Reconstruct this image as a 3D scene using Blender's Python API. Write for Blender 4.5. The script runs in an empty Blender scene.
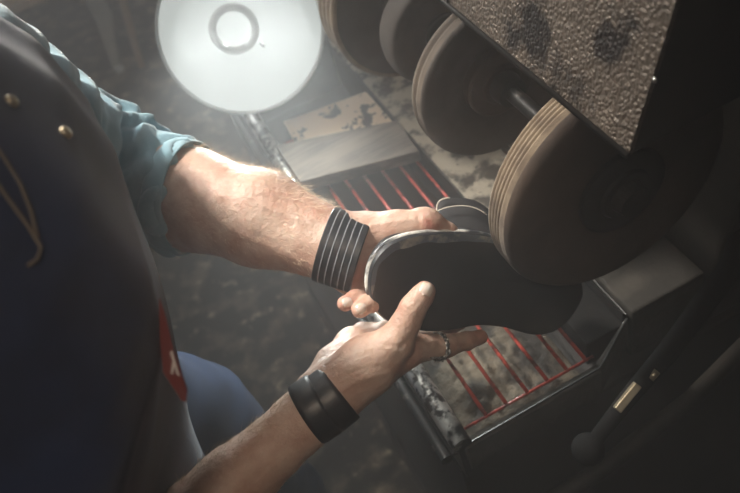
import bpy, bmesh, math, random
import numpy as np
from mathutils import Vector, Matrix, noise
from mathutils.bvhtree import BVHTree

# ------------------------------------------------------------------ camera
sc = bpy.context.scene
F = 800.0
def nrm(v):
    v = np.array(v, float); return v / np.linalg.norm(v)
_Y = nrm([-500, -726, F]); _X = nrm([5192, -2693, 800]); _X = nrm(_X - _X.dot(_Y) * _Y)
MW = np.stack([_X, _Y, np.cross(_X, _Y)])          # camera axes (right, down, forward) -> world
def ray(px, py): return MW @ np.array([(px - 370) / F, (py - 246.5) / F, 1.0])
CAM = np.array([0, 0, .85]) - ray(465, 440) * .85
def at(px, py, d): return CAM + ray(px, py) * d     # point seen at (px, py) standing d metres in front of the lens
def onz(px, py, z):
    r = ray(px, py); return CAM + r * (z - CAM[2]) / r[2]
def ony(px, py, y):
    r = ray(px, py); return CAM + r * (y - CAM[1]) / r[1]
cd = bpy.data.cameras.new('camera'); cam = bpy.data.objects.new('camera', cd); sc.collection.objects.link(cam)
R_, D_, W_ = MW @ [1, 0, 0], MW @ [0, 1, 0], MW @ [0, 0, 1]
cam.matrix_world = Matrix(((R_[0], -D_[0], -W_[0], CAM[0]), (R_[1], -D_[1], -W_[1], CAM[1]), (R_[2], -D_[2], -W_[2], CAM[2]), (0, 0, 0, 1)))
cd.sensor_width = 36; cd.lens = F / 740 * 36; cd.clip_start = .02
cd.dof.use_dof = True; cd.dof.focus_distance = .72; cd.dof.aperture_fstop = 6.3
sc.camera = cam

# ------------------------------------------------------------------ world, lights, exposure
w = bpy.data.worlds.new('world'); sc.world = w; w.use_nodes = True
w.node_tree.nodes['Background'].inputs[0].default_value = (.92, .98, 1.0, 1)
w.node_tree.nodes['Background'].inputs[1].default_value = .027
sc.view_settings.view_transform = 'Standard'; sc.view_settings.look = 'None'
sc.view_settings.exposure = 0; sc.view_settings.gamma = 1; sc.view_settings.use_curve_mapping = False
sc.cycles.max_bounces = 6; sc.cycles.volume_bounces = 1
def look(o, p, q):
    o.location = p; o.rotation_euler = (Vector(q) - Vector(p)).to_track_quat('-Z', 'Y').to_euler()
def area(name, p, q, size, power, col, spread=180):
    l = bpy.data.lights.new(name, 'AREA'); l.shape = 'DISK'; l.size = size; l.energy = power; l.color = col; l.spread = math.radians(spread)
    o = bpy.data.objects.new(name, l); sc.collection.objects.link(o); look(o, p, q); return o
area('ceiling_lamp', (-.62, .85, 2.50), (-.03, .08, 1.05), .22, 3.7, (1.0, .93, .85), 34)
area('front_fill_light', (-.22, -.75, 2.5), (-.09, .0, 1.0), .25, .22, (1.0, .80, .62), 26)  # unseen fill light added to lift the right forearm
area('background_fill_light', (-.4, 1.3, 2.85), (-.4, 2.3, 0),   .5, 8.0, (1.0, .93, .85), 150)  # unseen light added to brighten the background floor and table legs
area('rim_fill_light', (-.25, 2.3, 2.1), (-.06, .1, 1.05), .6, 1.7, (.93, .97, 1.0), 60)  # no window here; back light added for rims on arms and sleeve
LAMP_POWER = 2.6
LAMP_EMIT = .58
HAZE = .225

# ------------------------------------------------------------------ materials
def mat(name, col=(.5, .5, .5), rough=.6, metal=0.0, col2=None, scale=20, lo=.4, hi=.6, bump=0, bscale=None, bdist=.001,
        kind='noise', detail=6, emit=None, spec=.5, stretch=None, sss=0, col3=None, scale3=5, lo3=.5, hi3=.7, rough2=None, sheen=0):
    m = bpy.data.materials.new(name); m.use_nodes = True; t = m.node_tree; N = t.nodes; L = t.links
    b = N['Principled BSDF']; b.inputs['Roughness'].default_value = rough; b.inputs['Metallic'].default_value = metal
    b.inputs['Base Color'].default_value = (*col, 1); b.inputs['Specular IOR Level'].default_value = spec
    if sss:
        b.inputs['Subsurface Weight'].default_value = sss; b.inputs['Subsurface Radius'].default_value = (1, .35, .2); b.inputs['Subsurface Scale'].default_value = .006
    if sheen: b.inputs['Sheen Weight'].default_value = sheen
    tc = N.new('ShaderNodeTexCoord'); src = tc.outputs['Object']
    if stretch:
        mp = N.new('ShaderNodeMapping'); mp.inputs['Scale'].default_value = stretch; L.new(src, mp.inputs['Vector']); src = mp.outputs[0]
    def nz(s, d=detail):
        n = N.new('ShaderNodeTexNoise'); n.inputs['Scale'].default_value = s; n.inputs['Detail'].default_value = d; n.inputs['Roughness'].default_value = .62
        L.new(src, n.inputs['Vector']); return n.outputs['Fac']
    def ramp(f, a, c):
        r = N.new('ShaderNodeMapRange'); r.inputs[1].default_value = a; r.inputs[2].default_value = c; L.new(f, r.inputs[0]); return r.outputs[0]
    cur = None
    if col2 is not None:
        x = N.new('ShaderNodeMix'); x.data_type = 'RGBA'; f = ramp(nz(scale), lo, hi); L.new(f, x.inputs[0])
        x.inputs[6].default_value = (*col, 1); x.inputs[7].default_value = (*col2, 1); cur = x.outputs[2]
        if rough2 is not None:
            rr = N.new('ShaderNodeMapRange'); rr.inputs[3].default_value = rough; rr.inputs[4].default_value = rough2; L.new(f, rr.inputs[0]); L.new(rr.outputs[0], b.inputs['Roughness'])
    if col3 is not None:
        y = N.new('ShaderNodeMix'); y.data_type = 'RGBA'; L.new(ramp(nz(scale3), lo3, hi3), y.inputs[0])
        if cur: L.new(cur, y.inputs[6])
        else: y.inputs[6].default_value = (*col, 1)
        y.inputs[7].default_value = (*col3, 1); cur = y.outputs[2]
    if cur: L.new(cur, b.inputs['Base Color'])
    if bump:
        bp = N.new('ShaderNodeBump'); bp.inputs['Strength'].default_value = bump; bp.inputs['Distance'].default_value = bdist
        if kind == 'voronoi':
            v = N.new('ShaderNodeTexVoronoi'); v.feature = 'SMOOTH_F1'; v.inputs['Scale'].default_value = bscale or scale; v.inputs['Smoothness'].default_value = .35
            wn = N.new('ShaderNodeTexNoise'); wn.inputs['Scale'].default_value = 90; va = N.new('ShaderNodeVectorMath'); va.operation = 'MULTIPLY_ADD'
            va.inputs[1].default_value = (.004,) * 3; L.new(wn.outputs['Color'], va.inputs[0]); L.new(src, wn.inputs['Vector']); L.new(src, va.inputs[2]); L.new(va.outputs[0], v.inputs['Vector'])
            bp.invert = True; L.new(v.outputs['Distance'], bp.inputs['Height'])
        else: L.new(nz(bscale or scale * 3), bp.inputs['Height'])
        L.new(bp.outputs[0], b.inputs['Normal'])
    if emit:
        b.inputs['Emission Color'].default_value = (*emit[0], 1); b.inputs['Emission Strength'].default_value = emit[1]
    return m
M = {
 'floor': mat('dusty_concrete', (.04, .032, .022), .9, col2=(.26, .215, .15), scale=11, lo=.48, hi=.60, col3=(.75, .66, .48), scale3=22, lo3=.60, hi3=.68, bump=.6, bscale=40, bdist=.004),
 'wall': mat('grimy_wall', (.10, .09, .08), .9, col2=(.05, .045, .04), scale=3, bump=.3, bscale=30),
 'hammer': mat('hammered_paint', (.125, .102, .082), .44, .45, col2=(.020, .017, .016), scale=15, lo=.50, hi=.60, kind='voronoi', bump=1.0, bscale=300, bdist=.0019, col3=(.23, .19, .15), scale3=26, lo3=.55, hi3=.8),
 'cast': mat('black_cast_iron', (.014, .013, .013), .62, .1, col2=(.03, .026, .022), scale=12, bump=.4, bscale=60),
 'cabinet': mat('dark_cabinet_paint', (.018, .016, .015), .6, 0, col2=(.04, .034, .028), scale=7, lo=.5, hi=.75, bump=.2, bscale=30),
 'dusty': mat('dusty_iron', (.36, .315, .245), .9, 0, col2=(.05, .042, .033), scale=34, lo=.47, hi=.58, col3=(.03, .025, .02), scale3=55, lo3=.6, hi3=.66, bump=.8, bscale=70, bdist=.003),
 'dusty_shaded': mat('dirty_shaded_iron', (.030, .027, .023), .9, 0, col2=(.06, .053, .044), scale=24, lo=.48, hi=.68, bump=.8, bscale=70, bdist=.003),
 'tray': mat('tray_floor', (.022, .021, .02), .7, 0, col2=(.05, .045, .038), scale=18, lo=.5, hi=.7, bump=.3, bscale=60),
 'sawdust': mat('grinding_dust', (.12, .098, .070), .95, 0, col2=(.022, .019, .016), scale=26, lo=.42, hi=.60, bump=1, bscale=90, bdist=.004),
 'blackpaint': mat('black_tray_paint', (.010, .010, .010), .9, spec=.15),
 'rail': mat('worn_steel', (.50, .49, .46), .30, .7, col2=(.02, .02, .02), scale=70, lo=.47, hi=.55, col3=(.015, .015, .015), scale3=14, lo3=.52, hi3=.62, bump=.25, bscale=120),
 'rail_dark': mat('dark_steel', (.03, .03, .03), .38, .6, col2=(.22, .2, .18), scale=50, lo=.62, hi=.72, bump=.2, bscale=90),
 'rod': mat('red_rod', (.52, .075, .055), .34, 0, col2=(.10, .02, .018), scale=75, lo=.46, hi=.62, bump=.2, bscale=200),
 'wood': mat('grey_wood', (.12, .094, .074), .85, 0, col2=(.032, .025, .02), scale=10, lo=.40, hi=.62, stretch=(1, 7, 7), bump=.35, bscale=40, col3=(.17, .14, .115), scale3=22, lo3=.55, hi3=.8),
 'board': mat('stained_board', (.60, .46, .33), .75, 0, col2=(.02, .018, .018), scale=34, lo=.58, hi=.62, bump=.15, bscale=60, detail=3),
 'board_edge': mat('board_edge', (.35, .26, .18), .8),
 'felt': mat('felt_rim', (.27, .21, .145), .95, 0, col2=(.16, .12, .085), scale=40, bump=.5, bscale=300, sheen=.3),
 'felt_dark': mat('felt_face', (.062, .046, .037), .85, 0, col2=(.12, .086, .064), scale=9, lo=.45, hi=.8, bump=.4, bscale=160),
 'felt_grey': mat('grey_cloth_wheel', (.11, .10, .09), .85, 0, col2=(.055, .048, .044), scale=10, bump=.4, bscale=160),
 'rim_brown': mat('brown_rim', (.09, .075, .062), .9, 0, col2=(.14, .115, .09), scale=30, bump=.4, bscale=200),
 'rubber': mat('black_rubber', (.018, .017, .017), .5, 0, bump=.2, bscale=90),
 'steel': mat('shaft_steel', (.45, .43, .40), .28, .95, bump=.1, bscale=100),
 'lampw': mat('white_enamel', (.80, .82, .80), .4),
 'lampring': mat('grey_lamp_ring', (.55, .56, .54), .5),
 'diff': mat('lit_diffuser', (.05, .05, .05), .6, emit=((.93, 1.0, .96), LAMP_EMIT)),
 'skin': None,
 'nail': mat('fingernail', (.74, .53, .45), .28, sss=.3),
 'hair': mat('arm_hair', (.50, .38, .26), .5),
 'hairlight': mat('scalp_hair', (.05, .035, .025), .6),
 'shirt': mat('light_denim', (.17, .33, .41), .85, col2=(.30, .46, .52), scale=30, lo=.35, hi=.7, bump=.4, bscale=500, bdist=.0006, sheen=.3),
 'apron': mat('apron_cloth', (.007, .009, .016), .75, col2=(.016, .030, .085), scale=4, sheen=.15, bump=.3, bscale=300),  # bluish second colour paints a sheen into the cloth
 'apron_edge': mat('apron_hem', (.10, .14, .22), .8),
 'jeans': mat('blue_denim', (.003, .012, .040), .95, col2=(.006, .020, .058), scale=25, bump=.4, bscale=400),
 'leather': mat('black_leather', (.012, .015, .019), .40, 0, col2=(.05, .048, .045), scale=45, lo=.5, hi=.75, bump=.35, bscale=160, bdist=.0006),
 'suede': mat('matt_shoe_leather', (.008, .008, .010), .75, 0, col2=(.018, .018, .019), scale=40, bump=.4, bscale=220, bdist=.0005),
 'sole': mat('black_sole', (.011, .013, .017), .5, 0, col2=(.016, .018, .021), scale=15, bump=.25, bscale=90, bdist=.0005),
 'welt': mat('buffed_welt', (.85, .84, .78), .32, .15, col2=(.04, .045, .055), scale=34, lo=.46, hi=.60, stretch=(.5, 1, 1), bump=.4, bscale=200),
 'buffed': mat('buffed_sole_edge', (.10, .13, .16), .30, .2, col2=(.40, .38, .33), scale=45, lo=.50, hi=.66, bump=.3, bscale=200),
 'thread': mat('pale_thread', (.55, .50, .42), .8),
 'strap_glint': mat('tan_strap_glint', (.16, .13, .10), .7),
 'greythread': mat('grey_thread', (.28, .30, .33), .8),
 'silver': mat('silver', (.80, .78, .73), .25, .6, col2=(.05, .05, .05), scale=420, lo=.42, hi=.56, bump=.5, bscale=900),
 'brass': mat('dull_brass', (.55, .47, .33), .35, .8),
 'redcloth': mat('red_label', (.12, .014, .010), .8), 'whitecloth': mat('white_print', (.5, .45, .42), .8),
 'beige': mat('beige_wood', (.60, .44, .30), .8), 'greyleg': mat('grey_plastic', (.75, .75, .68), .6),
 'shoe_lining': mat('dark_lining', (.03, .028, .027), .8),
}
def skin_material():
    m = mat('skin', (.56, .40, .315), .44, sss=.15, col2=(.42, .235, .17), scale=30, lo=.40, hi=.66, bump=1.0, bscale=230, bdist=.0012)
    t = m.node_tree; N = t.nodes; L = t.links; b = N['Principled BSDF']
    cur = b.inputs['Base Color'].links[0].from_socket
    geo = N.new('ShaderNodeNewGeometry')
    def blot(p, r0, r1, col, k, nscale=180):
        nonlocal cur
        d = N.new('ShaderNodeVectorMath'); d.operation = 'DISTANCE'; L.new(geo.outputs['Position'], d.inputs[0]); d.inputs[1].default_value = tuple(p)
        n = N.new('ShaderNodeTexNoise'); n.inputs['Scale'].default_value = nscale; L.new(geo.outputs['Position'], n.inputs['Vector'])
        a = N.new('ShaderNodeMath'); a.operation = 'MULTIPLY_ADD'; L.new(n.outputs['Fac'], a.inputs[0]); a.inputs[1].default_value = r1 * .9; L.new(d.outputs['Value'], a.inputs[2])
        r = N.new('ShaderNodeMapRange'); r.inputs[1].default_value = r1 + r1 * .45; r.inputs[2].default_value = r0 + r1 * .45; r.inputs[3].default_value = 0; r.inputs[4].default_value = k
        L.new(a.outputs[0], r.inputs[0])
        x = N.new('ShaderNodeMix'); x.data_type = 'RGBA'; L.new(r.outputs[0], x.inputs[0]); L.new(cur, x.inputs[6]); x.inputs[7].default_value = (*col, 1); cur = x.outputs[2]
    blot(at(428, 224, .725), .001, .011, (.34, .03, .02), 1.0)     # grazed thumb knuckle
    for p, r in ((at(343, 304, .71), .016), (at(360, 312, .71), .016), (at(426, 291, .685), .016), (at(476, 337, .77), .02), (at(356, 275, .73), .035), (at(404, 350, .70), .02)):
        blot(p, 0, r, (.52, .17, .12), .55, 60)
    L.new(cur, b.inputs['Base Color']); return m
M['skin'] = skin_material()

# ------------------------------------------------------------------ object helpers
C = sc.collection.objects
def props(o, label=None, cat=None, group=None, kind=None):
    for k, v in (('label', label), ('category', cat), ('group', group), ('kind', kind)):
        if v: o[k] = v
    return o
def thing(name, label, cat, loc=(0, 0, 0), group=None):
    o = bpy.data.objects.new(name, None); C.link(o); o.location = tuple(loc); o.empty_display_size = .05
    return props(o, label, cat, group)
def rootloc(p):
    v = Vector((0, 0, 0))
    while p is not None: v += p.location; p = p.parent
    return v
def obj(name, V, Fc, m, parent=None, smooth=False, mats=None, mi=None):
    """one mesh object, from world coordinates"""
    me = bpy.data.meshes.new(name); off = rootloc(parent)
    if parent is None and len(V):
        a = np.array(V, float); off = Vector(((a[:, 0].min() + a[:, 0].max()) / 2, (a[:, 1].min() + a[:, 1].max()) / 2, a[:, 2].min()))
    me.from_pydata([tuple(Vector(v) - off) for v in V], [], [tuple(int(i) for i in f) for f in Fc]); me.update()
    for q in (mats or [m]): me.materials.append(q)
    if mi is not None: me.polygons.foreach_set('material_index', [int(i) for i in mi])
    me.polygons.foreach_set('use_smooth', [smooth] * len(me.polygons))
    o = bpy.data.objects.new(name, me); C.link(o)
    if parent is None: o.location = off
    else: o.parent = parent
    return o
def bevel(o, wd=.002, seg=2):
    b = o.modifiers.new('bevel', 'BEVEL'); b.width = wd; b.segments = seg; b.limit_method = 'ANGLE'; b.angle_limit = math.radians(35)
    return o
class MB:
    def __init__(s): s.V = []; s.F = []; s.I = []
    def add(s, V, Fc, i=0):
        n = len(s.V); s.V += [tuple(map(float, v)) for v in V]; s.F += [tuple(k + n for k in f) for f in Fc]; s.I += [i] * len(Fc)
    def box(s, a, b, i=0):
        x0, y0, z0 = a; x1, y1, z1 = b
        s.add([(x0, y0, z0), (x1, y0, z0), (x1, y1, z0), (x0, y1, z0), (x0, y0, z1), (x1, y0, z1), (x1, y1, z1), (x0, y1, z1)],
              [(3, 2, 1, 0), (4, 5, 6, 7), (0, 1, 5, 4), (1, 2, 6, 5), (2, 3, 7, 6), (3, 0, 4, 7)], i)
    def prism(s, bottom, top, i=0):
        n = len(bottom); s.add(list(bottom) + list(top), [tuple(range(n - 1, -1, -1)), tuple(range(n, 2 * n))] + [(k, (k + 1) % n, n + (k + 1) % n, n + k) for k in range(n)], i)
    def tube(s, P, r, n=10, i=0, cap=True):
        P = [np.array(p, float) for p in P]; r = r if hasattr(r, '__len__') else [r] * len(P)
        base = len(s.V); up = None
        for k, p in enumerate(P):
            t = nrm(P[min(k + 1, len(P) - 1)] - P[max(k - 1, 0)])
            if up is None: up = nrm(np.cross(t, [0, 0, 1] if abs(t[2]) < .9 else [1, 0, 0]))
            a = nrm(up - up.dot(t) * t); up = a; b = np.cross(t, a)
            for j in range(n):
                g = 2 * math.pi * j / n; s.V.append(tuple(p + r[k] * (math.cos(g) * a + math.sin(g) * b)))
        m = len(P)
        for k in range(m - 1):
            for j in range(n):
                s.F.append((base + k * n + j, base + k * n + (j + 1) % n, base + (k + 1) * n + (j + 1) % n, base + (k + 1) * n + j)); s.I.append(i)
        if cap:
            s.F.append(tuple(base + j for j in range(n - 1, -1, -1))); s.I.append(i)
            s.F.append(tuple(base + (m - 1) * n + j for j in range(n))); s.I.append(i)
    def lathe(s, prof, c, axis, n=64, i=0, closed=False):
        """prof = [(distance along axis, radius)]"""
        ax = nrm(axis); a = nrm(np.cross(ax, [0, 0, 1] if abs(ax[2]) < .9 else [1, 0, 0])); b = np.cross(ax, a); c = np.array(c, float); base = len(s.V); m = len(prof)
        for u, r in prof:
            for j in range(n):
                g = 2 * math.pi * j / n; s.V.append(tuple(c + ax * u + r * (math.cos(g) * a + math.sin(g) * b)))
        for k in range(m if closed else m - 1):
            for j in range(n):
                k2 = (k + 1) % m
                s.F.append((base + k * n + j, base + k * n + (j + 1) % n, base + k2 * n + (j + 1) % n, base + k2 * n + j)); s.I.append(i if not callable(i) else i(k))
    def build(s, name, m, parent=None, smooth=False, mats=None):
        return obj(name, s.V, s.F, m, parent, smooth, mats, s.I if mats else None)
def smooth_by_angle(o, deg=40):
    me = o.data; me.polygons.foreach_set('use_smooth', [True] * len(me.polygons)); me.set_sharp_from_angle(angle=math.radians(deg)); return o

# ------------------------------------------------------------------ signed distance surfaces
class Field:
    def __init__(s, lo, hi, h):
        s.lo = np.array(lo, float); s.h = h; s.n = np.ceil((np.array(hi) - s.lo) / h).astype(int) + 1
        s.D = np.full(s.n, .03, np.float32)
    def sub(s, a, b):
        i0 = np.clip(np.floor((a - s.lo) / s.h).astype(int), 0, s.n); i1 = np.clip(np.ceil((b - s.lo) / s.h).astype(int) + 1, 0, s.n)
        if (i1 <= i0).any(): return None
        g = np.meshgrid(*[s.lo[k] + s.h * np.arange(i0[k], i1[k]) for k in range(3)], indexing='ij', sparse=True)
        return tuple(slice(i0[k], i1[k]) for k in range(3)), g
    def cone(s, a, b, ra, rb, k=.006):
        a = np.array(a, float); b = np.array(b, float); m = max(ra, rb) + .03
        q = s.sub(np.minimum(a, b) - m, np.maximum(a, b) + m)
        if q is None: return
        sl, (X, Y, Z) = q; d = b - a; L2 = max(d.dot(d), 1e-12)
        t = np.clip(((X - a[0]) * d[0] + (Y - a[1]) * d[1] + (Z - a[2]) * d[2]) / L2, 0, 1)
        dist = np.sqrt((X - a[0] - t * d[0]) ** 2 + (Y - a[1] - t * d[1]) ** 2 + (Z - a[2] - t * d[2]) ** 2) - (ra + t * (rb - ra))
        s.smin(sl, dist.astype(np.float32), k)
    def smin(s, sl, dist, k):
        o = s.D[sl]; h = np.maximum(k - np.abs(o - dist), 0) / k
        s.D[sl] = np.minimum(o, dist) - h * h * k * .25
    def chain(s, P, k=.006):
        """P = [(point, radius)]"""
        for (a, ra), (b, rb) in zip(P[:-1], P[1:]): s.cone(a, b, ra, rb, k)
    def grid(s): return np.meshgrid(*[s.lo[k] + s.h * np.arange(s.n[k]) for k in range(3)], indexing='ij', sparse=True)
    def cut(s, p, n_):
        X, Y, Z = s.grid(); n_ = nrm(n_); s.D = np.maximum(s.D, ((X - p[0]) * n_[0] + (Y - p[1]) * n_[1] + (Z - p[2]) * n_[2]).astype(np.float32))
    def mesh(s):
        D = s.D; ins = D < 0; n = D.shape
        cn = [(i, j, k) for i in (0, 1) for j in (0, 1) for k in (0, 1)]
        def c(i, j, k, A): return A[i:n[0] - 1 + i, j:n[1] - 1 + j, k:n[2] - 1 + k]
        cnt = sum(c(*q, ins).astype(np.int8) for q in cn); act = (cnt > 0) & (cnt < 8); idx = np.argwhere(act)
        vid = np.full(act.shape, -1, np.int64); vid[act] = np.arange(len(idx))
        acc = np.zeros((len(idx), 3)); wt = np.zeros(len(idx))
        for a in cn:
            for ax in range(3):
                if a[ax] == 0:
                    b = list(a); b[ax] = 1
                    da = D[idx[:, 0] + a[0], idx[:, 1] + a[1], idx[:, 2] + a[2]]; db = D[idx[:, 0] + b[0], idx[:, 1] + b[1], idx[:, 2] + b[2]]
                    mk = (da < 0) != (db < 0); t = np.where(mk, da / np.where(mk, da - db, 1), 0)
                    p = np.tile(np.array(a, float), (len(idx), 1)); p[:, ax] += t; acc[mk] += p[mk]; wt[mk] += 1
        V = s.lo + s.h * (idx + acc / wt[:, None]); Q = []
        for ax in range(3):
            u, v = [(1, 2), (2, 0), (0, 1)][ax]
            sa = [slice(None)] * 3; sb = [slice(None)] * 3; sa[ax] = slice(0, n[ax] - 1); sb[ax] = slice(1, n[ax])
            A = ins[tuple(sa)]; B = ins[tuple(sb)]; e = np.argwhere(A != B)
            e = e[(e[:, u] > 0) & (e[:, v] > 0) & (e[:, u] < n[u] - 1) & (e[:, v] < n[v] - 1)]
            fl = A[e[:, 0], e[:, 1], e[:, 2]]
            def g(du, dv):
                q = e.copy(); q[:, u] -= du; q[:, v] -= dv; return vid[q[:, 0], q[:, 1], q[:, 2]]
            q = np.stack([g(1, 1), g(0, 1), g(0, 0), g(1, 0)], 1); q[~fl] = q[~fl][:, ::-1]; Q.append(q)
        return V, np.concatenate(Q)
def relax(V, Q, it=2, lam=.5):
    e = np.concatenate([Q[:, [0, 1]], Q[:, [1, 2]], Q[:, [2, 3]], Q[:, [3, 0]]]); e = np.concatenate([e, e[:, ::-1]])
    cnt = np.bincount(e[:, 0], minlength=len(V))[:, None]
    for _ in range(it):
        s_ = np.stack([np.bincount(e[:, 0], weights=V[e[:, 1], k], minlength=len(V)) for k in range(3)], 1)
        V = V + lam * (s_ / np.maximum(cnt, 1) - V)
    return V
def normals(V, Q):
    fn = np.cross(V[Q[:, 2]] - V[Q[:, 0]], V[Q[:, 3]] - V[Q[:, 1]]); N = np.zeros_like(V)
    for k in range(4): np.add.at(N, Q[:, k], fn)
    return N / np.maximum(np.linalg.norm(N, axis=1), 1e-12)[:, None]
def fbm(p, s, seed=0.0):
    return noise.noise(Vector((p[0] * s + seed, p[1] * s - seed, p[2] * s + 2 * seed)))

# ================================================================== SETTING
b = MB(); b.box((-3.2, -2.2, -.1), (3.2, 4.0, 0)); props(b.build('floor', M['floor']), kind='structure')
b = MB(); b.box((-3.2, 4.0, 0), (3.2, 4.1, 3.0)); props(b.build('wall_back', M['wall']), kind='structure')
b = MB(); b.box((1.6, -2.2, 0), (1.7, 4.0, 3.0)); props(b.build('wall_right', M['wall']), kind='structure')

# ================================================================== MACHINE
mach = thing('finishing_machine', 'dark shoe finishing machine with spinning cloth wheels under a hammered metal hood', 'machine', (.3, .45, 0))
# cabinet under the bench (open top pit for the tray)
b = MB(); b.box((-.012, .012, 0), (.75, 1.05, .765)); bevel(b.build('cabinet', M['cabinet'], mach), .004)
# bench plate: L shaped casting around the tray pit, covered in dust
b = MB(); b.box((.176, .17, .766), (.335, 1.05, .86)); bevel(b.build('bench_plate', M['dusty'], mach), .003)
b = MB(); b.box((.236, .03, .766), (.335, .1695, .858)); bevel(b.build('bench_corner', M['dusty_shaded'], mach), .003)  # same dusty ledge; dimmer light is put into its darker colour
b = MB(); b.box((-.012, .775, .766), (.1755, 1.05, .86)); bevel(b.build('rear_deck', M['cabinet'], mach), .003)
b = MB(); b.box((-.020, .02, .002), (-.0121, 1.04, .03)); bevel(b.build('plinth_strip', M['dusty_shaded'], mach), .001)
# a channel and raised ribs running along the dusty plate
b = MB(); b.box((.262, .17, .8601), (.270, 1.04, .872)); b.box((.305, .17, .8601), (.312, 1.04, .880)); bevel(b.build('guide_rib', M['cast'], mach), .002)
# housing behind the wheels
b = MB()
prof = [(.336, .766), (.75, .766), (.75, 1.60), (.47, 1.60), (.40, 1.20), (.372, 1.0), (.345, .90)]
b.prism([(x, .02, z) for x, z in prof], [(x, 1.05, z) for x, z in prof]); bevel(b.build('housing', M['cast'], mach), .008, 3)
# hood (sheet metal, open underneath)
E0 = (.163, 1.203); E1 = (.246, 1.47); y0, y1 = -.052, 1.02; th = .004
E2 = (.75, 1.60)
def sheet(P, q):
    return [(P[0], y0, P[1]), (q[0], y0, q[1]), (q[0], y1, q[1]), (P[0], y1, P[1])]
b = MB()
dn = nrm([E1[1] - E0[1], 0, -(E1[0] - E0[0])])
nseg = 1
lo_ = sheet(E0, E1); b.prism([tuple(np.array(p) + dn * th) for p in lo_], lo_)
dn2 = nrm([E2[1] - E1[1], 0, -(E2[0] - E1[0])]); lo_ = sheet(E1, E2); b.prism([tuple(np.array(p) + dn2 * th) for p in lo_], lo_)
hood = b.build('hood', M['hammer'], mach)
b = MB(); P = [(E0[0] + .004, E0[1]), (.75, 1.20), (.75, 1.597), (E1[0] + .003, E1[1] - .003)]
b.prism([(x, y0 + .0005, z) for x, z in P], [(x, y0 + .006, z) for x, z in P]); b.build('hood_end_plate', M['cast'], mach)
b = MB()   # folded lip along the lower edge + seam and screws
b.tube([(E0[0], y0, E0[1]), (E0[0], y1, E0[1])], .0028, 8); b.build('hood_lip', M['rail_dark'], mach, True)
b = MB(); sm = .25
for a_, c_ in ((.0, .003),):
    q0 = (E0[0], E0[1]); q1 = E1
    b.prism([(q0[0] - .0012, .217, q0[1] + .002), (q1[0] - .0012, .217, q1[1] + .002), (q1[0] - .0012, .2195, q1[1] + .002), (q0[0] - .0012, .2195, q0[1] + .002)],
            [(q0[0] + .002, .217, q0[1] - .001), (q1[0] + .002, .217, q1[1] - .001), (q1[0] + .002, .2195, q1[1] - .001), (q0[0] + .002, .2195, q0[1] - .001)])
b.build('hood_seam', M['rubber'], mach)
for (px, py) in ((655, 80),):
    r = ray(px, py); nn = dn; t = ((np.array([E0[0], 0, E0[1]]) - CAM).dot(nn)) / r.dot(nn); p = CAM + r * t
    b = MB(); b.lathe([(-.001, .0001), (.0, .0022), (.001, .0020), (.0015, .0001)], p - nn * .0, -nn, 20); b.build('screw', M['steel'], mach, True)

SX, SZ = .205, 1.090
b = MB(); b.tube([(SX, .008, SZ), (SX, .98, SZ)], .0085, 24); smooth_by_angle(b.build('shaft', M['rail_dark'], mach))
for yb in (.085, .60, .95):      # bearing arms
    b = MB(); b.tube([(SX, yb - .014, SZ), (SX, yb + .014, SZ)], .026, 28); b.box((SX, yb - .012, SZ - .02), (.43, yb + .012, SZ + .02)); bevel(b.build('bearing_arm', M['cast'], mach), .003)
def wheel(name, yf, yb, R, face, rim, ribs=0, hubr=.033, depth=.006, dish=.0, hubm='rubber', rr=.006, cham=0):
    prof = []
    prof += [(0.004 + dish, .0095), (0.004 + dish, hubr * 1.35), (.0015, R * .72), (0, R - rr)]
    if cham: prof[-1] = (0, R - cham); prof += [(cham * .35, R - cham * .35), (cham * .75, R - cham * .05)]
    W = yb - yf; k0 = len(prof) - 1
    if ribs:
        for q in range(ribs):
            w_ = (W - cham) / ribs; a_ = cham + w_ * q
            prof += [(a_ + w_ * .12, R - .001), (a_ + w_ * .35, R + .0005), (a_ + w_ * .62, R), (a_ + w_ * .86, R - (.0055 if R < .11 else .0022))]
    else:
        for q in range(7):
            g = math.pi * q / 6; prof.append((rr * .6 + (W - rr * 1.2) * q / 6 - .0, R - rr + rr * math.sin(max(.25, min(g, math.pi - .25))) ** .5))
    k1 = len(prof) - 1
    prof += [(W, R - rr), (W - .0015, R * .7), (W - .004, hubr), (W - .004, .0095)]
    b = MB(); b.lathe(prof, (SX, yf, SZ), (0, 1, 0), 128, i=lambda k: 1 if k0 <= k <= k1 else 0)
    o = b.build(name, None, mach, True, [M[face], M[rim]])
    h = MB(); h.lathe([(.006 + dish, .0095), (-.006, .0095), (-.006, hubr * .55), (-.003, hubr * .6), (-.003, hubr * .93), (-.001, hubr), (.006 + dish, hubr)], (SX, yf, SZ), (0, 1, 0), 48)
    ho = h.build('hub', M[hubm], o); smooth_by_angle(ho, 35)
    return o
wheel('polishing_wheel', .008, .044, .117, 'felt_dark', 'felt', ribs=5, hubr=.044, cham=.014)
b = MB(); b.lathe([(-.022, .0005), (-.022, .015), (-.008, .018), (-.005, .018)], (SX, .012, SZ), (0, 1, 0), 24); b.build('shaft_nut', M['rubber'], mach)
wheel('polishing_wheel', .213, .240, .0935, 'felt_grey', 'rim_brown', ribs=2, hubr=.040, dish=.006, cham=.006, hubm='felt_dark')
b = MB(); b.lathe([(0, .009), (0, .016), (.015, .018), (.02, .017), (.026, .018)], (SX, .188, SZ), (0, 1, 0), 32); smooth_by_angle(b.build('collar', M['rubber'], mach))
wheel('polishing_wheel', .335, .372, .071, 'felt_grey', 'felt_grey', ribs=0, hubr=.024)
wheel('polishing_wheel', .425, .475, .104, 'felt_grey', 'felt', ribs=4, hubr=.036)
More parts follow.
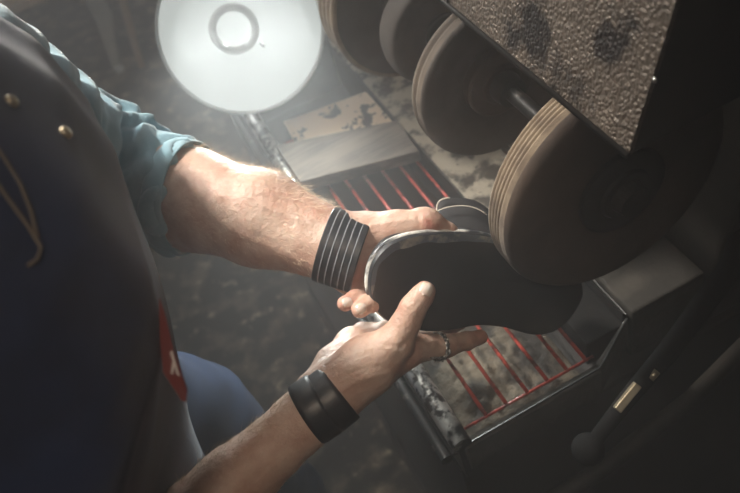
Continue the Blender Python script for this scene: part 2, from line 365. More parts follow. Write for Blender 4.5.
# lever with ball knob low on the right
k0 = at(588, 449, .80); k1 = at(628, 398, .80); k2 = at(668, 352, .815); k3 = at(735, 262, .85)
lv = MB(); lv.tube([k0, k1, k2, k3, k3 + np.array([.12, .1, 0])], [.007, .009, .011, .013, .013], 16); lev = lv.build('lever', M['blackpaint'], mach, True)
b = MB(); b.lathe([(-.0165, .0005)] + [(-.0165 * math.cos(math.pi * i / 14), .0165 * math.sin(math.pi * i / 14)) for i in range(1, 14)] + [(.0165, .0005)], k0, k1 - k0, 24)
b.build('knob', M['blackpaint'], lev, True)
dr = nrm(at(639, 385, .79) - at(618, 411, .79)); sd = nrm(np.cross(dr, W_)); b = MB()
p0 = at(618, 411, .788); p1 = at(639, 385, .788); bt = []
for s_ in (-1, 1): bt += [p0 + sd * .0042 * s_, p1 + sd * .0042 * s_] if s_ < 0 else [p1 + sd * .0042, p0 + sd * .0042]
b.prism([q + W_ * .008 for q in bt], bt); bevel(b.build('lever_plate', M['brass'], lev), .001)
b = MB(); p0 = at(650, 379, .80); p1 = at(657, 371, .80)
b.tube([p0, p1], .004, 12); b.build('lever_glint', M['brass'], lev, True)  # brass stub stands in for a glint on the lever
# curved guard sweeping down the lower right
b = MB(); gp = [at(455, 600, .84), at(520, 520, .85), at(600, 470, .87), at(690, 400, .89), at(760, 330, .92)]
b.tube(gp, .010, 12); b.build('guard_bar', M['cast'], mach, True)

# ================================================================== TRAY
tray = thing('dust_tray', 'steel dust tray with red rods set in the front of the machine bench', 'tray', (.08, .37, .766))
b = MB(); b.box((0, .005, .770), (.174, .76, .776)); b.build('tray_floor', M['tray'], tray)
b = MB()
b.box((-.010, .0, .770), (-.002, .76, .852)); b.build('side_wall', M['rail_dark'], tray)
b = MB(); b.box((.1725, .17, .770), (.1755, .76, .862)); b.build('side_wall', M['cast'], tray)
b = MB(); b.box((.1760, .032, .800), (.226, .165, .842)); b.box((.2262, .034, .800), (.2285, .166, .858)); bevel(b.build('side_shelf', M['blackpaint'], tray), .001)
b = MB(); b.tube([(-.006, -.006, .853), (-.006, .76, .853)], .0115, 20); smooth_by_angle(b.build('side_rail', M['rail'], tray))
b = MB(); b.tube([(-.026, -.004, .838), (-.026, .76, .838)], .0075, 16); b.box((-.026, .0, .83), (-.006, .76, .836)); smooth_by_angle(b.build('outer_rail', M['rail_dark'], tray))
b = MB(); b.box((-.004, -.008, .800), (.168, .004, .846)); b.prism([(.168, -.006, .80), (.229, .028, .80), (.229, .033, .80), (.168, .004, .80)], [(.168, -.006, .848), (.229, .028, .852), (.229, .033, .852), (.168, .004, .848)]); bevel(b.build('front_wall', M['dusty_shaded'], tray), .002)
b = MB(); b.tube([(.002, -.004, .8465), (.168, -.004, .8485), (.229, .030, .853)], .0014, 8); smooth_by_angle(b.build('front_edge', M['rail_dark'], tray))
b = MB(); b.tube([(.229, .032, .858), (.2305, .30, .861)], .0008, 8); b.build('corner_edge', M['rail_dark'], tray)
for i, x in enumerate((.034, .0595, .086, .112, .137, .161)):
    b = MB(); b.tube([(x, .014, .850), (x, .30, .850), (x, .590, .850)], .0022, 12); b.build('red_rod', M['rod'], tray, True)
b = MB(); b.tube([(.004, .013, .8475), (.171, .013, .8475)], .0016, 12); b.build('cross_rod', M['rod'], tray, True)
b = MB(); b.tube([(.0, .590, .8475), (.171, .590, .8475)], .0024, 12); b.build('cross_rod', M['rod'], tray, True)
# heap of grinding dust lying in the front of the tray
nx, ny = 44, 40; V = []; Fc = []
for j in range(ny + 1):
    for i in range(nx + 1):
        x = .004 + .164 * i / nx; y = .012 + .20 * j / ny
        env = max(0, 1 - (j / ny) ** 2.2) * min(1, (nx - i) / nx * 3 + .15) * min(1, i / nx * 4 + .12)
        V.append((x, y, .7765 + env * (.026 + .012 * fbm((x, y, 0), 30) + .006 * fbm((x, y, 0), 90))))
for j in range(ny):
    for i in range(nx): k = j * (nx + 1) + i; Fc.append((k, k + 1, k + nx + 2, k + nx + 1))
o = obj('grinding_dust', V, Fc, M['sawdust'], None, True)
props(o, 'brown heap of grinding dust lying under the red rods of the tray', 'dust', kind='stuff')

# wooden block and stained board resting across the rods
def slab(name, px, z0, z1, m, label, cat, mt=None):
    P = [onz(x, y, z1) for x, y in px]; b = MB(); b.prism([(p[0], p[1], z0) for p in P][::-1], [(p[0], p[1], z1) for p in P][::-1])
    o = b.build(name, m); props(o, label, cat); return bevel(o, .0015)
slab('wood_block', [(275, 145), (397, 120), (419, 151), (300, 182)], .8665, .886, M['wood'], 'weathered grey wooden block lying across the red tray rods', 'wood block')
slab('stained_board', [(283, 121), (366, 91), (396, 125), (299, 148)], .8535, .8655, M['board'], 'tan board with black stains lying on the rods behind the grey wooden block', 'board')

# ================================================================== LAMP
LC = at(241, 30, 1.20); toC = nrm(CAM - LC + np.array([0, 0, -.02])); LR = 83.5 / F * 1.20
lamp = thing('work_lamp', 'round white work lamp glowing at the far end of the bench', 'lamp', (LC[0] + .05, LC[1] + .2, .86))
b = MB(); b.lathe([(.002, LR), (.004, LR - .002), (-.002, LR - .004), (-.003, LR - .006)], LC, toC, 96); b.lathe([(.002, LR), (-.02, LR - .004), (-.045, LR * .80), (-.065, LR * .5), (-.075, .03), (-.10, .028), (-.10, .001)], LC, toC, 96)
b.build('lamp_shade', M['lampw'], lamp, True)
off = MW @ np.array([-.004, -.004, 0])
ringc = LC + MW @ np.array([-7 / F * 1.2, -1 / F * 1.2, 0])
b = MB(); b.lathe([(-.0030, LR - .005), (-.0030, .0385)], LC, toC, 96)
# diffuser disc closed behind the ring
b = MB(); b.lathe([(-.0022, LR - .0045), (-.0022, .001)], LC, toC, 96); b.build('diffuser', M['diff'], lamp)
b = MB(); b.lathe([(-.002, .0375), (.010, .0372), (.014, .035), (.015, .0265), (.004, .0255), (-.001, .0255)], ringc, toC, 64); b.build('bulb_ring', M['lampring'], lamp, True)
b = MB(); b.lathe([(-.001, .026)] + [(.014 * math.sin(math.pi / 2 * i / 8), .026 * math.cos(math.pi / 2 * i / 8) + .0002) for i in range(1, 9)], ringc, toC, 48); b.build('bulb', M['diff'], lamp, True)
b = MB(); q = ringc + MW @ np.array([27 / F * 1.2, 15 / F * 1.2, -.006]); b.tube([q, q + MW @ np.array([.006, .006, 0])], .0022, 8); b.build('switch', M['rubber'], lamp, True)
b = MB(); bk = LC - toC * .10; b.tube([bk, bk + np.array([.01, .05, .0]), (bk[0] + .03, bk[1] + .09, .95), (bk[0] + .03, bk[1] + .09, .87)], .011, 12); b.build('lamp_stand', M['greyleg'], lamp, True)
b = MB(); b.lathe([(0, .001), (0, .06), (.012, .06), (.02, .05), (.022, .001)], (bk[0] + .03, bk[1] + .09, .861), (0, 0, 1), 40); b.build('lamp_base', M['greyleg'], lamp, True)
la = area('lamp_light', tuple(LC + toC * .018), (-.12, .10, .86), LR * 1.6, LAMP_POWER, (.93, 1.0, .97), 72)

# ================================================================== PERSON
person = thing('person', 'person in blue denim shirt and dark apron holding the shoe against the wheel', 'person', (-.34, .08, 0))
A = lambda px, py, d: at(px, py, d)
# --- fine field: forearms and hands
Pts = {}
elbL = A(100, 172, .88); wL = A(345, 249, .747)
elbR = A(88, 612, .64); wR = A(330, 397, .705)
loc_all = np.array([elbL, elbR, wL, wR, A(500, 330, .86), A(480, 240, .86), A(420, 280, .65), A(120, 540, .6), A(250, 140, .8), A(330, 500, .7)])
fld = Field(loc_all.min(0) - .075, loc_all.max(0) + .06, .0017)
ch = fld.chain
# left forearm (nearer the lamp)
ch([(elbL, .042), (A(185, 197, .82), .046), (A(262, 221, .78), .037), (wL, .0265)], .02)
ch([(A(170, 178, .83), .034), (A(262, 208, .78), .031), (A(346, 236, .748), .0165)], .02)
ch([(A(170, 213, .83), .032), (A(255, 232, .78), .0255), (A(334, 261, .748), .0165)], .02)
# left palm behind the toe
ch([(wL, .024), (A(400, 259, .790), .014)], .014)
ch([(A(350, 236, .748), .0165), (A(372, 236, .755), .0185), (A(412, 240, .785), .012)], .014)
ch([(A(336, 266, .75), .017), (A(356, 277, .765), .0165), (A(390, 280, .792), .012)], .014)
ch([(A(352, 262, .755), .019), (A(390, 268, .79), .014)], .014)
# left thumb over the welt
ch([(A(352, 238, .748), .0185), (A(396, 229, .738), .0150), (A(426, 223, .732), .0118)], .012)
ch([(A(396, 229, .738), .0140), (A(427, 223, .731), .0118), (A(447, 234, .738), .0098), (A(460, 246, .745), .0085)], .006)
ch([(A(421, 221, .733), .0116), (A(432, 226, .732), .0112)], .005)
# left fingers
ch([(A(412, 240, .788), .0105), (A(446, 256, .835), .0098), (A(470, 282, .850), .0086), (A(480, 300, .850), .0078)], .005)
ch([(A(400, 256, .792), .0105), (A(436, 280, .835), .0098), (A(455, 300, .845), .0086), (A(462, 315, .845), .0078)], .005)
ch([(A(396, 268, .792), .0100), (A(408, 296, .790), .0092), (A(382, 301, .735), .0086), (A(371, 303, .716), .0082), (A(360, 310, .706), .0076)], .004)
ch([(A(384, 278, .792), .0092), (A(394, 300, .785), .0086), (A(366, 296, .738), .0082), (A(355, 299, .722), .0078), (A(345, 303.5, .714), .0072)], .004)
# right forearm
ch([(elbR, .040), (A(158, 548, .665), .032), (A(232, 484, .685), .0265), (A(306, 418, .700), .0210), (wR, .0205)], .016)
ch([(A(150, 545, .68), .026), (A(226, 481, .695), .0215), (A(301, 411, .705), .0165)], .014)
ch([(A(175, 552, .68), .026), (A(242, 488, .695), .0215), (A(318, 418, .705), .0160)], .014)
# right palm
ch([(wR, .0245), (A(366, 366, .705), .023), (A(400, 350, .715), .0155)], .014)
ch([(A(317, 391, .715), .0180), (A(335, 365, .735), .0170), (A(351, 343, .758), .0130), (A(362, 332, .785), .0095)], .010)
ch([(A(322, 396, .71), .020), (A(354, 358, .745), .0165), (A(382, 333, .785), .0100)], .010)
ch([(A(335, 398, .71), .020), (A(378, 360, .725), .0180), (A(402, 344, .755), .0125)], .014)
# right thumb
ch([(A(338, 386, .702), .0205), (A(368, 365, .700), .0205), (A(394, 343, .695), .0145)], .012)
ch([(A(378, 358, .698), .0175), (A(395, 342, .693), .0142), (A(406, 323, .689), .0112), (A(411, 312, .687), .0108)], .008)
ch([(A(406, 322, .689), .0108), (A(413.5, 307, .686), .0112), (A(421, 297, .684), .0100), (A(425.5, 291, .683), .0088)], .004)
# right index under the sole (carries the ring)
ch([(A(378, 362, .715), .018), (A(405, 349, .718), .0150), (A(424, 347, .730), .0118)], .010)
ch([(A(408, 348.5, .720), .0138), (A(440, 346.5, .742), .0108), (A(447, 345.5, .748), .0106), (A(466, 341, .765), .0088), (A(480, 337, .778), .0076)], .004)
ch([(A(402, 344, .757), .0115), (A(434, 338, .812), .0098), (A(458, 322, .842), .0086), (A(470, 308, .85), .0078)], .004)
ch([(A(382, 333, .785), .0100), (A(410, 332, .818), .0096), (A(436, 318, .842), .0086), (A(448, 305, .85), .0078)], .004)
ch([(A(362, 332, .785), .0095), (A(384, 330, .812), .0086), (A(400, 322, .832), .0078), (A(410, 312, .84), .0070)], .004)
Vf, Qf = fld.mesh(); Vf = relax(Vf, Qf, 2, .5); del fld
# tendons, veins and creases
Nf = normals(Vf, Qf)
def segd(V, a, b):
    d = b - a; t = np.clip(((V - a) @ d) / d.dot(d), 0, 1); return np.linalg.norm(V - a - t[:, None] * d, axis=1)
disp = np.zeros(len(Vf))
def groove(pts, wd, amt):
    global disp
    dd = np.full(len(Vf), 1.0)
    for a, b_ in zip(pts[:-1], pts[1:]): dd = np.minimum(dd, segd(Vf, a, b_))
    disp += amt * np.exp(-(dd / wd) ** 2)
def surfpt(bv, px, py):
    r = ray(px, py); h = bv.ray_cast(Vector(CAM), Vector(r)); return np.array(h[0]) if h[0] is not None else at(px, py, .7)
bvf = BVHTree.FromPolygons([tuple(v) for v in Vf], [tuple(map(int, q)) for q in Qf])
SP = lambda *L: [surfpt(bvf, x, y) for x, y in L]
for L, wd, am in (
    ([(408, 296), (416, 303), (421, 309)], .0010, -.0006), ([(405, 300), (413, 307), (420, 313)], .0010, -.0006), ([(403, 305), (410, 311)], .0010, -.0005),
    ([(398, 320), (408, 330)], .0012, -.0005), ([(386, 345), (400, 348), (408, 340)], .0018, -.0007),
    ([(330, 372), (350, 360), (372, 352)], .0016, -.0006), ([(335, 381), (355, 371), (380, 366)], .0016, -.0006), ([(325, 366), (345, 352), (365, 345)], .0016, -.0006),
    ([(340, 390), (365, 378), (390, 372)], .003, .0010), ([(322, 382), (336, 358), (352, 344)], .0016, -.0006),
    ([(418, 216), (419, 224), (420, 230)], .0011, -.0007), ([(428, 218), (430, 226)], .0014, -.0005), ([(400, 217), (402, 230)], .0014, -.0004),
    ([(372, 225), (395, 221), (415, 219)], .003, .0008), ([(372, 250), (360, 262), (356, 280)], .0022, -.0009),
    ([(220, 195), (260, 205), (310, 222)], .004, .0010), ([(210, 215), (250, 238), (300, 262)], .004, .0008), ([(458, 338), (459, 346)], .001, -.0005), ([(452, 340), (453, 348)], .001, -.0004)):
    groove(SP(*L), wd, am)
disp += np.array([.0006 * fbm(v, 60) + .0003 * fbm(v, 160, 3) for v in Vf])
Vf = Vf + Nf * disp[:, None]
# --- coarse field: rest of the body
shL = np.array([-.245, .235, 1.33]); shR = np.array([-.30, -.075, 1.34])
head = np.array([-.285, .09, 1.605])
cf = Field((-.62, -.32, .0), (-.02, .50, 1.84), .0075)
cf.chain([(np.array([-.33, .09, 1.34]), .085), (np.array([-.36, .09, 1.15]), .10), (np.array([-.38, .09, .98]), .11)], .04)
for s_ in (-1, 1): cf.chain([(np.array([-.31, .09 + s_ * .10, 1.32]), .075), (np.array([-.34, .09 + s_ * .07, 1.15]), .09), (np.array([-.38, .09 + s_ * .08, .95]), .085)], .04)
cf.chain([(shL, .050), (elbL * .97 + shL * .03, .036)], .03); cf.chain([(shR, .050), (elbR, .034)], .03)
cf.chain([(np.array([-.33, .09, 1.36]), .06), (np.array([-.31, .09, 1.47]), .054), (np.array([-.295, .09, 1.56]), .052)], .03)
cf.chain([(head, .078), (head + [.018, 0, .035], .076)], .03); cf.chain([(head + [.025, 0, -.04], .060), (head + [.050, 0, -.085], .036)], .03)
cf.chain([(head + [.078, -.014, -.058], .007), (head + [.078, .014, -.058], .007)], .006)
for e_ in (-1, 1): cf.chain([(head + [.072, e_ * .022, .022], .010), (head + [.066, e_ * .046, .018], .008)], .008)
cf.chain([(head + [.086, 0, .000], .006), (head + [.096, 0, -.030], .010)], .012)
for s_ in (-1, 1):
    cf.chain([(head + [-.004, s_ * .078, .005], .012), (head + [-.006, s_ * .080, -.03], .008)], .004)
    kn = np.array([-.27 if s_ > 0 else -.36, .09 + s_ * (.15 if s_ > 0 else .10), .50]); ft = np.array([-.44, .09 + s_ * .14, .09])
    cf.chain([(np.array([-.38, .09 + s_ * .085, .93]), .085), (kn, .055), (ft, .040), (ft + [.14, s_ * .02, -.05], .032)], .03)
Vc, Qc = cf.mesh(); Vc = relax(Vc, Qc, 2, .5); del cf
body = obj('body', np.concatenate([Vf, Vc]), np.concatenate([Qf, Qc + len(Vf)]), M['skin'], person, True)
bvf = BVHTree.FromPolygons([tuple(v) for v in Vf], [tuple(map(int, q)) for q in Qf])
# scalp hair cap
hf = Field(head - .13, head + .14, .005); hf.cone(head + [-.008, 0, .004], head + [.008, 0, .040], .084, .081, .01); hf.cut(head + [.02, 0, -.0], [.8, 0, -.6])
V_, Q_ = hf.mesh(); obj('head_hair', relax(V_, Q_, 2), Q_, M['hairlight'], person, True)
# nails
def nail(px, py, ang, L, wd, name='fingernail'):
    h = bvf.ray_cast(Vector(CAM), Vector(ray(px, py)))
    if h[0] is None: return
    n = np.array(h[1]); 
    if n.dot(W_) > 0: n = -n
    t = MW @ np.array([math.cos(ang), math.sin(ang), 0]); t = nrm(t - t.dot(n) * n); s_ = np.cross(n, t); c = np.array(h[0]); V = []; Fc = []
    na, nb = 10, 10
    for i in range(na + 1):
        for j in range(nb + 1):
            u = -1 + 2 * i / na; v = -1 + 2 * j / nb
            ww = wd * (1 - .12 * (u < 0) * u * u) * math.sqrt(max(0, 1 - (abs(u) ** 5)))
            p = c + t * u * L + s_ * v * ww
            hh = bvf.ray_cast(Vector(p + n * .004), Vector(-n), .012)
            q = np.array(hh[0]) if hh[0] is not None else p
            V.append(tuple(q + n * (.0006 - .0004 * v * v + (.0003 if u > .8 else 0))))
    for i in range(na):
        for j in range(nb): k = i * (nb + 1) + j; Fc.append((k, k + 1, k + nb + 2, k + nb + 1))
    o = obj(name, V, Fc, M['nail'], person, True); m_ = o.modifiers.new('thick', 'SOLIDIFY'); m_.thickness = .0004; m_.offset = 1
nail(427, 289, math.radians(-62), .0062, .0062)
nail(347.5, 302, math.radians(158), .0048, .0046)
nail(361.5, 308, math.radians(150), .0050, .0048)

# arm hair
random.seed(4); np.random.seed(4)
def armhair(name, a, b_, n, L0, lean, rmin=0, side=None, m=M['hair']):
    ax = b_ - a; Ln = np.linalg.norm(ax); axn = ax / Ln; t = (Vf - a) @ axn / Ln
    rad = np.linalg.norm(Vf - a - (t * Ln)[:, None] * axn, axis=1)
    idx = np.where((t > 0) & (t < 1) & (rad < .075))[0]
    NN = normals(Vf, Qf)
    vis = (NN[idx] @ -W_) > -.35; idx = idx[vis]
    V = []; Fc = []
    pick = np.random.choice(idx, n)
    for i in pick:
        p = Vf[i]; nn_ = NN[i]; up_ = 1.0 if nn_.dot(-D_) > .3 else .55
        if random.random() > (.35 + .65 * max(0, nn_.dot(nrm(-D_ - .3 * W_)))): continue
        L = L0 * random.uniform(.4, 1.15) * up_
        d = nrm(nn_ * random.uniform(.3, .75) + axn * lean * random.uniform(.6, 1.6) + np.random.normal(0, .33, 3))
        cv = np.random.normal(0, .35, 3) + axn * .3 - nn_ * .35; pts = []; q = p.copy(); dd = d.copy()
        for s_ in range(5): pts.append(q.copy()); dd = nrm(dd + cv * .22); q = q + dd * L / 4
        base = len(V); r0 = .00013
        sd_ = nrm(np.cross(d, W_)); s2 = nrm(np.cross(d, sd_))
        for k, q in enumerate(pts):
            rr = r0 * (1 - .7 * k / 4)
            for g in (0, 2.094, 4.189): V.append(tuple(q + rr * (math.cos(g) * sd_ + math.sin(g) * s2)))
        for k in range(4):
            for g in range(3): Fc.append((base + k * 3 + g, base + k * 3 + (g + 1) % 3, base + k * 3 + 3 + (g + 1) % 3, base + k * 3 + 3 + g))
    props(obj(name, V, Fc, m, person), kind='stuff')
armhair('arm_hair', A(150, 190, .83), A(325, 240, .75), 3000, .013, 1.0)
armhair('arm_hair', A(120, 585, .65), A(306, 418, .70), 2600, .009, 1.0)

# --- shirt
sf = Field((-.56, -.24, .90), (-.02, .46, 1.50), .0042)
tors = [(-.335, 1.33, .095), (-.345, 1.15, .105), (-.36, .97, .115)]
sf.chain([(np.array([x, .09, z]), r) for x, z, r in tors], .04)
for s_ in (-1, 1): k_ = .10 * (s_ < 0); sf.chain([(np.array([-.32, .09 + s_ * .095, 1.325]), .085), (np.array([-.335 - k_, .09 + s_ * .085, 1.15]), .095), (np.array([-.36 - k_, .09 + s_ * .085, .95]), .095)], .04)
cuffL = A(188, 198, .818); axL = nrm(wL - elbL)
sf.chain([(shL, .062), (elbL, .0575)], .03); sf.chain([(elbL, .0575), (cuffL + axL * .03, .0550)], .03)
cuffR = elbR + nrm(wR - elbR) * .045
sf.chain([(shR, .068), (elbR, .062), (cuffR, .060)], .03)
X, Y, Z = sf.grid()
# trim past the cuffs (only near the forearms)
def trim(p, n_, rad):
    n_ = nrm(n_); dpl = (X - p[0]) * n_[0] + (Y - p[1]) * n_[1] + (Z - p[2]) * n_[2]
    dp = np.sqrt((X - p[0]) ** 2 + (Y - p[1]) ** 2 + (Z - p[2]) ** 2)
    sf.D = np.where(dp < rad, np.maximum(sf.D, dpl), sf.D).astype(np.float32)
cutn = nrm(axL + MW @ np.array([.28, -.10, 0]))
trim(cuffL, cutn, .12); trim(cuffR, wR - elbR, .11)
sf.D = np.maximum(sf.D, (Z - 1.455).astype(np.float32) + 0 * X + 0 * Y)
V_, Q_ = sf.mesh(); V_ = relax(V_, Q_, 3); N_ = normals(V_, Q_)
def wrinkle(V, N, a, b_, amp, f1, rad=.10):
    out = V.copy(); ax = b_ - a; Ln = np.linalg.norm(ax); axn = ax / Ln
    for i, v in enumerate(V):
        t = (v - a).dot(axn) / Ln
        if -.3 < t < 1.2:
            r = v - a - axn * t * Ln
            if np.linalg.norm(r) < rad:
                e = min(1, (t + .3) * 3)
                rn = nrm(r); ph = fbm(rn * 1.3, 1.0, 2.0) * 2.6 + fbm(v, 9, 5) * 1.6
                g = math.sin((t * Ln) * f1 + ph * 2.2) * .7 + math.sin((t * Ln) * f1 * 1.73 + ph * 3.1 + 1) * .45
                g = math.copysign(abs(g) ** .8, g)
                out[i] = v + N[i] * amp * e * (g * .8 + .5 * fbm(v, 45, 1) + .45)
    return out
V2 = wrinkle(V_, N_, elbL - axL * .02, cuffL, .0070, 165, .085)
upn = elbL - shL
V2 = wrinkle(V2, N_, shL + upn * .2, elbL, .0062, 130, .085)
shirt = obj('shirt', V2, Q_, M['shirt'], person, True)
# rolled cuff
def ellipse_ring(c, ax, ra, rb, upv, n=72):
    ax = nrm(ax); u = nrm(upv - upv.dot(ax) * ax); v = np.cross(ax, u)
    return [c + ra * math.cos(2 * math.pi * i / n) * u + rb * math.sin(2 * math.pi * i / n) * v for i in range(n)]
def band(name, c, ax, ra, rb, upv, prof, m, parent, n=96, smooth=True, wob=0):
    """prof = closed profile [(along axis, radial offset)]"""
    ax = nrm(ax); u = nrm(upv - upv.dot(ax) * ax); v = np.cross(ax, u); V = []; Fc = []; k = len(prof)
    for i in range(n):
        g = 2 * math.pi * i / n
        for (s_, o_) in prof:
            w_ = wob * fbm((math.cos(g) * 2, math.sin(g) * 2, s_ * 40), 1.3)
            V.append(tuple(c + ax * (s_ + w_ * .8) + (ra + o_ + w_) * math.cos(g) * u + (rb + o_ + w_) * math.sin(g) * v))
    for i in range(n):
        for j in range(k): Fc.append((i * k + j, i * k + (j + 1) % k, ((i + 1) % n) * k + (j + 1) % k, ((i + 1) % n) * k + j))
    return obj(name, V, Fc, m, parent, smooth)
rp = [(.012 * math.cos(g), .0028 * math.sin(g)) for g in np.linspace(0, 2 * math.pi, 13)[:-1]]
band('rolled_cuff', cuffL - cutn * .006, cutn, .0575, .0545, -D_, rp, M['shirt'], shirt, wob=.002)
band('rolled_cuff', cuffR - nrm(wR - elbR) * .006, wR - elbR, .060, .058, -D_, rp, M['shirt'], shirt, wob=.004)

# --- apron : sheet over chest and lap
zs = np.linspace(1.42, .58, 120)
def xf(z): return np.interp(z, [.5, .85, 1.0, 1.1, 1.2, 1.3, 1.36, 1.43], [-.272, -.258, -.234, -.211, -.183, -.160, -.167, -.200])
def hw(z): return np.interp(z, [.5, .9, 1.05, 1.2, 1.3, 1.42], [.235, .235, .225, .19, .165, .13])
V = []; Fc = []; nu = 90
for z in zs:
    for i in range(nu + 1):
        u = -1 + 2 * i / nu; y = .085 + (hw(z) + (.06 if u < 0 else 0)) * math.sin(u * math.pi / 2 * .98); back = .11 * min(1, max(0, (.09 - y) / .2)) ** 1.4 * min(1, max(0, (1.27 - z) / .2)); x = xf(z) - .17 * (1 - math.sqrt(max(0, 1 - (abs(u) ** 2.0) * .93))) 
        fold = .010 * fbm((u * 2.2, z * 2.5, 0), 1.6, 7) + .006 * math.sin(u * 11 + 3 * z) * np.interp(z, [.6, 1.1, 1.3], [1, .35, .1])
        V.append((x + fold - back, y, z))
for j in range(len(zs) - 1):
    for i in range(nu): k = j * (nu + 1) + i; Fc.append((k, k + nu + 1, k + nu + 2, k + 1))
apron = obj('apron', V, Fc, M['apron'], person, True)
so = apron.modifiers.new('thick', 'SOLIDIFY'); so.thickness = .003; so.offset = 0
bva = BVHTree.FromPolygons(V, Fc)
hem = [V[j * (nu + 1) + nu] for j in range(len(zs))]
b = MB(); b.tube(hem, .0022, 8); b.build('apron_hem', M['apron_edge'], apron, True)
hem2 = [V[j * (nu + 1)] for j in range(len(zs))]; b = MB(); b.tube(hem2, .0022, 8); b.build('apron_hem', M['apron_edge'], apron, True)
def onap(px, py, lift=.003):
    h = bva.ray_cast(Vector(CAM), Vector(ray(px, py)))
    if h[0] is None: return None
    n = np.array(h[1]); n = n if n.dot(W_) < 0 else -n
    return np.array(h[0]) + n * lift, n
for px, py in ((9, 104), (63, 135), (75, 146)):
    q = onap(px, py)
    if q: 
        b = MB(); r_ = .0042 if px < 70 else .0022
        b.lathe([(-.003, r_ * .9), (0, r_), (.0015, r_ * .8), (.002, .0002)], q[0], q[1], 20); b.build('rivet', M['brass'], apron, True)
for L in ([(-14, 140), (2, 163), (17, 187), (28, 214), (34, 240)], [(-14, 176), (3, 199), (24, 227), (38, 250), (34, 262), (25, 268)]):
    P = [onap(*p) for p in L]; P = [p[0] for p in P if p]
    if len(P) > 2: b = MB(); b.tube(P, .0010, 8); b.build('strap_edge_glint', M['strap_glint'], apron, True)  # light tan tubes paint the lit edges of a strap
# red label peeping out at the apron's edge
# --- trousers
tf = Field((-.56, -.16, .03), (-.10, .42, 1.02), .0065)
for s_ in (-1, 1):
    kn = np.array([-.262 if s_ > 0 else -.37, .09 + s_ * (.150 if s_ > 0 else .10), .52]); ft = np.array([-.44, .09 + s_ * .14, .10])
    tf.chain([(np.array([-.35, .09 + s_ * .10, .96]), .100), (np.array([-.295 if s_ > 0 else -.37, .09 + s_ * .125, .80]), .098), (kn, .082), (ft, .068)], .03)
tf.chain([(np.array([-.37, .02, .95]), .11), (np.array([-.37, .16, .95]), .11)], .03)
tf.cut(np.array([0, 0, .06]), [0, 0, -1]); tf.cut(np.array([0, 0, 1.0]), [0, 0, 1])
V_, Q_ = tf.mesh(); V_ = relax(V_, Q_, 3); N_ = normals(V_, Q_)
V_ = V_ + N_ * np.array([.006 * fbm(v * np.array([1, 1, 2.0]), 14, 4) for v in V_])[:, None]
obj('trousers', V_, Q_, M['jeans'], person, True)

# --- wristbands and ring
axl = nrm(A(362, 254, .752) - A(300, 234, .756)); cL = A(343, 250, .749)
n_st = 6; prof = [(-.0190, -.001)]
for q in range(n_st):
    a_ = -.0190 + .038 * q / n_st; w_ = .038 / n_st
    prof += [(a_ + w_ * .04, .0021), (a_ + w_ * .15, .0026), (a_ + w_ * .85, .0026), (a_ + w_ * .96, .0021)]
prof += [(.0190, -.001), (.014, -.002), (-.014, -.002)]
wb = band('wristband', cL, axl, .0338, .0325, -D_, prof, M['leather'], person); smooth_by_angle(wb, 20); props(wb, 'wide black leather cuff with grey stitched rows')
for q in range(1, n_st):
    s_ = -.0190 + .038 * q / n_st
    band('stitching', cL + axl * s_, axl, .0338 + .0022, .0325 + .0022, -D_, [(.00045 * math.cos(g), .00045 * math.sin(g) + .0002) for g in (0, 1.57, 3.14, 4.71)], M['greythread'], wb)
axr = nrm(A(352, 384, .70) - A(300, 419, .697)); cR = A(324.5, 403, .702)
def strap(c, ax, w_, t_, nm, lb):
    pr = [(-w_, .0), (-w_ * .95, t_ * .8), (-w_ * .6, t_), (w_ * .6, t_), (w_ * .95, t_ * .8), (w_, .0), (w_ * .9, -.001), (-w_ * .9, -.001)]
    return band(nm, c, ax, .0262, .0262, MW @ np.array([-.54, -.84, 0]), pr, M['leather'], person)
s1 = strap(cR - axr * .0088, axr, .0112, .0035, 'wristband', ''); props(s1, 'double wrapped black leather wrist strap')
strap(cR + axr * .0065, nrm(axr + MW @ np.array([-.10, -.02, .05])), .0108, .0028, 'wristband_wrap', '')
rc = A(438.5, 347.0, .7415); ra = nrm(A(447, 345.5, .748) - A(424, 347, .730))
b = MB(); n = 40
u = nrm(-D_ - (-D_).dot(ra) * ra); v = np.cross(ra, u)
band('finger_ring', rc, ra, .0122, .0122, -D_, [(.0026 * math.cos(g), .0011 * math.sin(g) + .0003) for g in np.linspace(0, 6.283, 9)[:-1]], M['silver'], person, 60)
rg = bpy.data.objects['finger_ring']
b = MB()
for i in range(34):
    g = 2 * math.pi * i / 34; c = rc + .0137 * (math.cos(g) * u + math.sin(g) * v) + ra * (.0012 if i % 2 else -.0012)
    b.lathe([(-.0009, .0001), (-.0005, .0009), (.0005, .0009), (.0009, .0001)], c, ra, 8)
b.build('ring_beading', M['silver'], rg, True)
# dangling second ring / chain loop resting at the base of the finger
b = MB(); ra2 = nrm(ra + MW @ np.array([.1, .9, .2])); c2 = A(438, 353, .727)
P = []
for i in range(27):
    g = math.radians(-20 + 220 * i / 26); P.append(c2 + MW @ np.array([.0115 * math.cos(g), .0042 * math.sin(g), .006 * math.cos(g) - .001]))
for i, p in enumerate(P):
    b.lathe([(-.0011, .0001), (-.0006, .0010), (.0006, .0010), (.0011, .0001)], p, nrm(P[min(i + 1, 26)] - P[max(i - 1, 0)]), 8)
b.build('ring_chain', M['silver'], rg, True)

